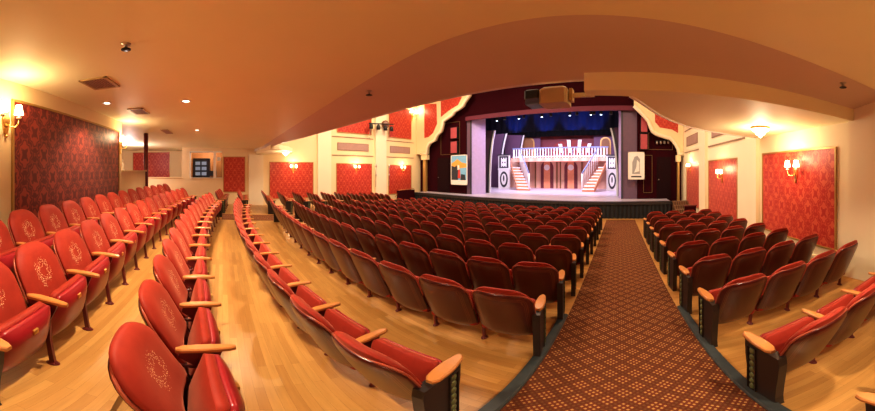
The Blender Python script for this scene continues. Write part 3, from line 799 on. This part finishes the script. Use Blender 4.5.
# posters on the portal pillars
def poster(x0,y0,x1,y1,Y,lab,draw):
    a, b = atY(x0,y1,Y), atY(x1,y0,Y); w = (b.x-a.x)/2; h = b.z-a.z
    t = thing('framed_poster', lab, 'poster', ((a.x+b.x)/2, Y*U, a.z))
    f = MB(); f.box(-w,w,-.02,.02,0,.05); f.box(-w,w,-.02,.02,h-.05,h); f.box(-w,-w+.05,-.02,.02,0,h); f.box(w-.05,w,-.02,.02,0,h); f.build('frame', M['white'], t)
    draw(t, w-.05, h); return t
def p1(t, w, h):
    MB().box(-w,w,-.012,.015,.05,h-.05).build('sky_print', M['post_sky'], t)
    MB().prism([(-w,h*.52),(w,h*.58),(w,h*.70),(w*.4,h*.74),(-w*.2,h*.86),(-w*.6,h*.78),(-w,h*.72)],'y',-.016,-.012).build('hill_print', M['post_or'], t)
    MB().prism([(-w,.05),(-w*.1,.05),(-w*.1,h*.50),(-w*.3,h*.66),(-w*.55,h*.60),(-w,h*.64)],'y',-.018,-.012).build('figure_print', M['post_dk'], t)
    MB().prism([(-w*.15,h*.22),(w*.22,h*.22),(w*.15,h*.52),(-w*.08,h*.5)],'y',-.02,-.012).build('red_print', M['post_red'], t)
    MB().prism([(-w*.2,h*.5),(w*.1,h*.5),(w*.05,h*.66),(-w*.15,h*.66)],'y',-.02,-.012).build('pale_print', M['post_white'], t)
    MB().prism([(w*.2,h*.12),(w*.9,h*.12),(w*.8,h*.34),(w*.3,h*.36)],'y',-.019,-.012).build('dark_print', M['post_dk'], t)
    MB().box(-w,w,-.021,-.012,.05,h*.16).build('band_print', M['post_white'], t)
def p2(t, w, h):
    MB().box(-w,w,-.012,.015,.05,h-.05).build('paper', M['post_white'], t)
    pts = [(-w*.55,h*.2),(-w*.55,h*.62),(-w*.25,h*.82),(w*.15,h*.86),(w*.5,h*.74),(w*.5,h*.2)]
    MB().prism(pts,'y',-.016,-.012).build('arch_print', M['post_grey'], t)
    MB().prism([(-w*.3,h*.25),(w*.4,h*.3),(w*.42,h*.62),(w*.1,h*.72),(-.0,h*.45)],'y',-.02,-.012).build('figure_print', M['post_white'], t)
    MB().box(-w*.7,w*.7,-.016,-.012,h*.08,h*.13).build('band_print', M['post_dk'], t)
poster(451,154.5,467.3,184.5,YP+.1,'blue and orange show poster in white frame before the far pillar',p1)
poster(628,152,644.5,179.5,YP+.1,'white poster with grey arch picture before the pillar by the steps',p2)

# ------------------------------------------------------------------ stage: portal pillars, wings, borders, set
def pillar(x0, x1, x2, ytop, lab, outer_first):
    Y = YP+.32
    a, b, c = atY(x0,ytop,Y), atY(x1,ytop,Y), atY(x2,ytop,Y)
    t = thing('portal_pillar', lab, 'pillar', (b.x, Y*U, ZD)); h = a.z-ZD+.3
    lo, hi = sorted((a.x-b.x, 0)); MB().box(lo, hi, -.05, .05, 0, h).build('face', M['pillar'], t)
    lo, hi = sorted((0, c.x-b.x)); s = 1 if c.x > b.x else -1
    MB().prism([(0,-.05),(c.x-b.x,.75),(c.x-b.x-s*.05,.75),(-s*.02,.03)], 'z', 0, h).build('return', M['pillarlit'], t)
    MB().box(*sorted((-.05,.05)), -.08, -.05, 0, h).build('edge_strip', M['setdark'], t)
pillar(463,471.5,479.5,117,'grey-purple portal pillar with lavender-lit side, far side of stage',1)
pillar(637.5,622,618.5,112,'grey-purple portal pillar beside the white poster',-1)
def wing(x0, x1, ytop, Y, bulge, lab, s):
    P0 = atY(x0,188,Y).x; P1 = atY(x1,188,Y).x; zt = atY(x1,ytop,Y).z; h = zt-ZD
    t = thing('stage_wing', lab, 'scenery wing', (P1, Y*U, ZD)); w = P0-P1
    pts = [(s*bulge*(k/12)**2.6, h*k/12*(1-.03*(k/12)**3)) for k in range(13)]
    MB().prism([(w,0)] + pts + [(w,h*1.0)], 'y', 0, .06).build('panel', M['wing'], t)
    e = MB(); 
    for (p, q) in zip(pts, pts[1:]):
        e.prism([(p[0]-s*.02,p[1]),(p[0]+s*.08,p[1]),(q[0]+s*.08,q[1]),(q[0]-s*.02,q[1])], 'y', -.03, .09)
    e.build('edge_strip', M['wingedge'], t)
    e = MB()
    for (p, q) in zip(pts, pts[1:]):
        e.prism([(p[0]-s*.16,p[1]),(p[0]-s*.02,p[1]),(q[0]-s*.02,q[1]),(q[0]-s*.16,q[1])], 'y', -.02, .08)
    e.build('dark_strip', M['setdark'], t)
wing(474,489.3,129,8.4,.38,'curved aubergine wing with pale edge, nearest the lavender-lit pillar',1)
wing(486,500.5,131,11.4,.6,'curved aubergine wing with pale edge, behind the first far one',1)
wing(505,519,134,12.3,.45,'curved aubergine wing behind the far staircase',1)
wing(625,615.8,128,8.4,-.55,'curved aubergine wing nearest the pillar with the white poster',-1) if False else None
wing(625,617.8,126,8.4,.38,'curved aubergine wing nearest the pillar with the white poster',-1)
wing(622,611.8,132,12.9,.45,'curved aubergine wing second from the white poster',-1)
# black house, blue borders, lamps
for nm, (a0, a1, b0, b1) in (('wall_stage_back', (-8.2,2.6,13.1,13.2)), ('wall_stage_far_side', (-8.3,-8.2,YP+.34,13.2)), ('wall_stage_near_side', (2.6,2.7,YP+.34,13.2))):
    wall_slab(nm, a0, a1, b0, b1, -.1, ZT, M['black'])
def border(Y, ya, yb, mat, lab):
    za, zb = atY(550,yb,Y).z, atY(550,ya,Y).z; mb = MB(); vs = []; n = 160
    x0, x1 = (-7.0)*U, 1.6*U
    for k in range(n+1):
        x = x0+(x1-x0)*k/n; y = Y*U + .05*sin(k*1.3); vs += [(x,y,za),(x,y,zb+1.2)]
    mb.add(vs, [(2*k,2*k+2,2*k+3,2*k+1) for k in range(n)], True)
    tag(mb.build('border_curtain', mat), lab, 'curtain', 'stage borders')
border(9.0, 117, 131, M['blue'], 'midnight blue border curtain lit by blue lamps across stage top')
border(12.4, 131, 136.5, M['blackout'], 'black border curtain behind the blue one, above the set')
pY = 8.0
pz = atY(550,116.5,pY).z
t = thing('lighting_batten', 'black pipe batten with small stage lamps above the set', 'stage light', (-2.6*U, pY*U, pz))
MB().tube([(-2.2*U,0,.25),(2.3*U,0,.25)], .03, 8).build('pipe', M['blackmetal'], t)
for k, px in enumerate((497,505,519,524,542,551,570,577,591,594,601,611)):
    x = atY(px,117,pY).x + 2.6*U
    q = MB(); q.lathe([(.03,.22),(.08,.16),(.085,.0)], (x,-.02,0), 10); hd_ = q.build('lamp_head', M['blackmetal'], t)
    if k % 2 == 0: MB().lathe([(.06,-.012),(.03,-.02)], (x,-.02,0), 10).build('lens', M['bluebulb'], hd_)
# two-storey set
YW, YF = 11.8, 10.9
zU = atY(560,157.5,YF).z                     # upper floor
sx = lambda px, Y=YW: atY(px,170,Y).x
t = thing('set_wall', 'pink planked set wall under the balcony with two maroon niches', 'stage set', (0,0,0))
MB().box(sx(497), sx(620), YW*U, YW*U+.08, ZD, zU-.1).build('plank_wall', M['setpink'], t)
def arch_poly(x0, x1, z0, z1, n=10):
    r = (x1-x0)/2; c = (x0+x1)/2; zc = z1-r
    return [(x0,z0)] + [(c-r*cos(pi*k/n), zc+r*sin(pi*k/n)) for k in range(n+1)] + [(x1,z0)]
for (a, b) in ((541,553.5),(564.5,577.5)):
    x0, x1 = sx(a), sx(b); zt = atY(a,161,YW).z
    nic = MB().prism(arch_poly(x0,x1,ZD,zt), 'y', YW*U-.05, YW*U).build('niche', M['setmar'], t)
    m_ = (x0+x1)/2; w = (x1-x0)*.25
    MB().box(m_-w, m_+w, YW*U-.09, YW*U-.05, ZD, zt-.05).build('door_strip', M['orange'], nic)
    md = MB(); zc = atY(a,167.5,YW).z; md.prism([(m_+.25*cos(2*pi*k/16), zc+.25*sin(2*pi*k/16)) for k in range(16)], 'y', YW*U-.13, YW*U-.09); md.build('medallion', M['setwhite'], nic)
for px in (529,535.5,557,560.5,582):
    MB().box(sx(px)-.05, sx(px)+.05, YW*U-.06, YW*U, ZD, zU-.1).build('batten_strip', M['brown'], t)
t = thing('set_balcony', 'upper balcony of the set with pale deck edge and white balustrade', 'stage set', (0,0,0))
MB().box(atY(511,157,YF).x, atY(612,157,YF).x, YF*U, (YW+1.0)*U, zU-.28, zU).build('deck', M['orange'], t)
MB().box(atY(511,157,YF).x, atY(612,157,YF).x, YF*U-.03, YF*U, zU-.30, zU-.02).build('deck_edge', M['setpink'], t)
xa, xb = atY(512.5,150,YF).x, atY(608.5,150,YF).x; zr = atY(560,147,YF).z
MB().box(xa, xb, YF*U, YF*U+.1, zr-.09, zr).build('top_rail', M['bluerail'], t)
MB().box(xa, xb, YF*U+.01, YF*U+.09, zU+.06, zU+.13).build('bottom_rail', M['setwhite'], t)
nb = 34
for k in range(nb):
    x = xa + (xb-xa)*(k+.5)/nb; w = .06 if k % 8 == 0 else .028
    MB().box(x-w, x+w, YF*U+.02, YF*U+.08, zU, zr-.09).build('baluster', M['setwhite'], t)
for k in range(5):                           # white hoop scrolls behind the balusters
    x = xa + (xb-xa)*(.12+.19*k); z = (zU+zr)/2; g = MB()
    g.tube([(x+.42*cos(2*pi*j/20), YF*U+.12, z+.26*sin(2*pi*j/20)) for j in range(21)], .03, 6); g.build('hoop_scroll', M['bluerail'], t)
# cabinets at the outer ends
def cabinet(x0, x1, lab):
    a, b = sx(x0,YF-.1), sx(x1,YF-.1); zt = atY(x0,154.5,YF-.1).z; t = thing('set_pedestal', lab, 'stage set', ((a+b)/2, (YF-.1)*U, ZD)); w = (b-a)/2; h = zt-ZD
    MB().cbox(-w,w,0,.12,0,h).build('body', M['setwhite'], t)
    MB().box(-w-.04,w+.04,-.04,.13,h-.10,h).build('cornice', M['setdark'], t); MB().box(-w-.03,w+.03,-.03,.12,h*.55,h*.55+.08).build('rail', M['setwhite'], t)
    MB().box(-w+.1,w-.1,-.02,0,h*.60,h-.16).build('upper_panel', M['setdark'], t)
    g = MB(); 
    for q in (-.4,0,.4): g.prism([(q*w-.05,h*.63),(q*w+.05,h*.63),(q*w+.05,h*.9),(q*w-.05,h*.9)],'y',-.035,-.02)
    for k in range(2): g.prism([(.34*w*cos(2*pi*j/16), h*(.70+.12*k)+.14*sin(2*pi*j/16)) for j in range(16)],'y',-.04,-.02)
    g.build('white_fretwork', M['setwhite'], t)
    def oval(rx, rz): return [(rx*cos(2*pi*j/20), h*.28+rz*sin(2*pi*j/20)*(1.1 if sin(2*pi*j/20)<0 else 1)) for j in range(20)]
    MB().prism(oval(w*.68,h*.22),'y',-.02,0).build('dark_cartouche', M['setdark'], t); MB().prism(oval(w*.45,h*.16),'y',-.035,-.02).build('white_cartouche', M['setwhite'], t)
    MB().prism([(w*.12*cos(2*pi*j/12), h*.30+h*.09*sin(2*pi*j/12)) for j in range(12)],'y',-.045,-.035).build('dark_boss', M['setdark'], t)
cabinet(498.3,509.6,'black and white cartouche pedestal at the foot of the far staircase')
cabinet(606.3,617.8,'black and white cartouche pedestal by the staircase nearer the white poster')
# staircases
def stairs(pb0, pb1, pt0, pt1, lab, s):
    t = thing('set_staircase', lab, 'staircase', (0,0,0)); N = 8
    zt = zU - .75
    x0b, x1b, x0t, x1t = sx(pb0,10.0), sx(pb1,10.0), sx(pt0,YF-.3), sx(pt1,YF-.3)
    Y0, Y1 = 10.0*U, (YF-.3)*U
    for k in range(N):
        f = k/(N-1); xa_, xb_ = x0b+(x0t-x0b)*f, x1b+(x1t-x1b)*f; z = ZD+(zt-ZD)*(k+1)/N; y = Y0+(Y1-Y0)*f
        st = MB().box(min(xa_,xb_), max(xa_,xb_), y, y+.30, z-.27, z-.06).build('riser', M['orange'], t)
        MB().box(min(xa_,xb_)-.02, max(xa_,xb_)+.02, y-.03, y+.30, z-.08, z).build('tread', M['setwhite'], st)
    # inner (towards centre) and outer railings
    xi = [x1b, x1t] if s > 0 else [x0b, x0t]
    def rail_pt(f, dz): return (xi[0]+(xi[1]-xi[0])*f*.9, Y0+(Y1-Y0)*f, ZD+(zt-ZD)*f+dz)
    MB().tube([rail_pt(f/8, 1.3) for f in range(9)], .05, 6).build('handrail', M['bluerail'], t)
    for k in range(9):
        f = k/8; p = rail_pt(f, .12); q = rail_pt(f, 1.28); w = .05 if k in (0,) else .022
        MB().tube([p, q], w, 6).build('baluster', M['setwhite'], t)
    xo = [x0b, x0t] if s > 0 else [x1b, x1t]
    sb = MB(); P = []
    vs = []
    for f in range(9):
        f /= 8; x = xo[0]+(xo[1]-xo[0])*f; y = Y0+(Y1-Y0)*f; z = ZD+(zt-ZD)*f
        vs += [(x,y,z-.1 if f else ZD),(x,y,z+.28),(x+.05,y,z+.28),(x+.05,y,z-.1 if f else ZD)]
    sb.add(vs, [(4*k+j,4*k+(j+1)%4,4*k+4+(j+1)%4,4*k+4+j) for k in range(8) for j in range(4)]); sb.build('stringer', M['orange'], t)
stairs(517,529,511,518.5,'white staircase with blue rail rising to the far end of the balcony',1)
stairs(582,594,598.5,605.2,'white staircase with blue rail rising towards the white poster side',-1)
# upper level: arched doors, purple block, fan
Yb = 12.6
def updoor(x0,x1,lab):
    a, b = sx(x0,Yb), sx(x1,Yb); zt = atY(x0,137,Yb).z; t = thing('set_doorway', lab, 'stage set', (0,0,0))
    MB().box(a-.55, b+.55, Yb*U+.05, Yb*U+.15, zU+.006, zt+.55).build('wall_flat', M['wing'], t)
    MB().prism(arch_poly(a,b,zU+.006,zt),'y',Yb*U,Yb*U+.05).build('gilt_arch', M['gold'], t); MB().prism(arch_poly(a+.12,b-.12,zU+.006,zt-.12),'y',Yb*U-.03,Yb*U).build('brown_door', M['brown'], t)
updoor(521.5,534.5,'gilt arched doorway on the upper level at the far end')
updoor(600,611,'gilt arched doorway on the upper level near the white poster')
t = thing('set_fan_arch', 'oxblood sunburst arch with four white fingers behind the balcony', 'stage set', (sx(571,Yb+.2), (Yb+.2)*U, zU+.006))
R_ = (sx(592,Yb+.2)-sx(551,Yb+.2))/2
MB().prism([(R_*cos(pi*k/24), .55*R_*sin(pi*k/24)+.75) for k in range(25)] + [(-R_,0),(R_,0)],'y',0,.08).build('sunburst_disc', M['fan'], t)
for k in range(9):
    a = pi*(k+.5)/9; MB().prism([(R_*.45*cos(a-.03),R_*.24*sin(a-.03)+.75),(R_*.97*cos(a-.04),R_*.52*sin(a-.04)+.75),(R_*.97*cos(a+.04),R_*.52*sin(a+.04)+.75),(R_*.45*cos(a+.03),R_*.24*sin(a+.03)+.75)],'y',-.03,0).build('sunburst_rib', M['setmar'], t)
for px, lean in ((562,-.25),(569.5,-.08),(578.5,.1),(587,.3)):
    x = sx(px,Yb+.1)-sx(571,Yb+.2); z0 = .6; L = 1.15 if abs(lean) < .2 else .8
    p = [(x-.12,z0),(x+.12,z0),(x+lean*L+.17,z0+L),(x+lean*L-.17,z0+L)]
    MB().prism(p,'y',-.12,-.05).build('white_finger', M['setwhite'], t)
struct('wall_set_back', MB().box(sx(515,12.95), sx(602,12.95), 12.9*U, 12.95*U, zU, zU+4.2), M['setmar'])

# ------------------------------------------------------------------ rigging at the balcony and far wall
t = thing('projector', 'tan and black projector hung off the end of the gallery slab', 'projector', (-.42*U, 1.62*U, 1.49*U))
z = atY(555,97,1.62).z - 1.49*U
MB().cbox(atY(542,97,1.62).x+.42*U, atY(569,97,1.62).x+.42*U, -.14, .16, z-.105, z+.10, .03).build('housing', M['tan'], t)
xl0, xl1 = atY(528,97,1.62).x+.42*U, atY(542,97,1.62).x+.42*U
MB().cbox(xl0, xl1, -.13, .13, z-.03, z+.085, .015).build('hood', M['blackmetal'], t); MB().box(xl0+.01, xl1, -.12, .12, z-.10, z-.03).build('lens', M['lens'], t)
xr0, xr1 = atY(569,97,1.62).x+.42*U, -.16*U+.42*U
MB().box(xr0, xr1, -.02, .02, z-.02, z+.03).build('bracket_arm', M['tan'], t); MB().box(xr0+.01, xr0+.05, -.06, .06, z-.07, z+.08).build('bracket_plate', M['gold'], t)
p = atX(381,125,XL+.25)
t = thing('hanging_lighting_rig', 'black bar with stage lamps on the far wall beside the upper damask panel', 'stage light', p)
MB().tube([(0,-.9,.0),(0,1.0,.15)], .04, 8).build('bar', M['blackmetal'], t)
for k, y in enumerate((-.75,-.2,.35,.85)):
    MB().lathe([(.05,.16),(.11,.1),(.12,-.14),(.1,-.16)], (0,y,-.16), 12).build('lamp_head', M['blackmetal'], t)
MB().tube([(0,-.75,.0),(-.2,-.75,-.9)], .03, 6).build('drop_pole', M['chrome'], t)
p = atX(385,124.5,XL+.12)
t = thing('round_speaker', 'round brown loudspeaker on the pilaster between the upper damask panels', 'loudspeaker', p)
MB().prism([(.26*cos(2*pi*k/20), .26*sin(2*pi*k/20)) for k in range(20)],'x',-.06,.1).build('case', M['brown'], t); MB().prism([(.19*cos(2*pi*k/20), .19*sin(2*pi*k/20)) for k in range(20)],'x',.1,.12).build('cone', M['mauve'], t)
for px, lab in ((375.5,'slim metal wall bracket on the pilaster beside the middle damask panel'), (390,'slim metal wall bracket beside the damask panel nearest the arch')):
    p = atX(px,172,XL+.1); t = thing('wall_bracket', lab, 'bracket', (XL*U + (.19 if px < 380 else .03), p.y, 1.5))
    MB().tube([(0,0,-.75),(.03,0,-.7),(.03,0,.55),(0,0,.6)], .022, 6).build('rod', M['chrome'], t)
    MB().lathe([(.02,0),(.06,.04),(.06,.2),(.02,.24)], (.05,0,.45), 8).build('lamp', M['chrome'], t); MB().lathe([(.02,0),(.05,.04),(.05,.12),(.02,.16)], (.05,0,-.1), 8).build('clamp', M['chrome'], t)

# ------------------------------------------------------------------ light
W = bpy.data.worlds.new('world'); bpy.context.scene.world = W; W.use_nodes = True
W.node_tree.nodes['Background'].inputs[0].default_value = (1,.75,.5,1); W.node_tree.nodes['Background'].inputs[1].default_value = .15
# soffit downlights over the rear half, out to both sides
for (X, Y, e) in ((-.9,-.25,190), (-2.3,-.25,180), (-4.0,-.25,160), (.9,-.3,190), (-2.6,.35,110), (.9,.55,120), (-4.6,.6,110), (-6.4,.3,70)):
    p = (X*U, Y*U, soff(Y)*U-.03); lamp('SPOT', 'soffit_beam', p, e*1.4, (1,.87,.62), .05, spot=2.0, blend=.8)
for (X, Y, e) in ((-5.2,3.2,420), (-2.6,3.2,420), (-5.2,5.2,420), (-2.6,5.2,420), (.4,4.4,360)):
    lamp('AREA', 'house_fill', (X*U, Y*U, ZT-.1), e*.6, (1,.84,.62), (1.4,1.4))  # unseen area lamps added under the hall ceiling as general fill
lamp('POINT', 'booth_light', (-8.1*U, -.5*U, 2.8), 40, (1,.8,.6), .1); lamp('POINT', 'bay_light', (-6.6*U, -2.6*U, 2.5), 140, (1,.84,.86), .15)
# stage
sc_ = -2.6*U
lamp('AREA', 'stage_wash', (sc_, 9.2*U, 5.9), 680, (.93,.80,1), (9,.8), to=(sc_, 11.2*U, 1.2))
lamp('AREA', 'stage_top', (sc_, 10.4*U, 6.6), 260, (.75,.68,1), (9,1.5), to=(sc_, 10.2*U, 0))
lamp('SPOT', 'lavender_side', (-3.2*U, 8.6*U, 4.6), 260, (.60,.50,1), .2, spot=1.3, to=(-5.2*U, 7.9*U, 2.4))
for px in (512,543,571,592):
    x = atY(px,120,8.6).x; z = atY(px,126,8.6).z
    lamp('SPOT', 'blue_spot', (x, 8.25*U, z-1.1), 170, (.06,.22,1), .1, spot=.9, to=(x, 9.0*U, z+.7))

# ------------------------------------------------------------------ camera: the photograph is a level cylindrical-style sweep of about 198 degrees
cd = bpy.data.cameras.new('camera'); cam = bpy.data.objects.new('camera', cd); C.objects.link(cam)
cd.type = 'PANO'; cd.panorama_type = 'EQUIRECTANGULAR'
cd.longitude_min = -CX/F; cd.longitude_max = (875-CX)/F; cd.latitude_min = -(411-HY)/F; cd.latitude_max = HY/F
cam.location = EYE; cam.rotation_euler = (pi/2, 0, 0); cd.clip_start = .05; cd.clip_end = 200
S = bpy.context.scene; S.camera = cam
S.view_settings.view_transform = 'Standard'; S.view_settings.look = 'None'; S.view_settings.exposure = .5; S.view_settings.gamma = .87
S.cycles.max_bounces = 8; S.cycles.diffuse_bounces = 5; S.cycles.sample_clamp_indirect = 4
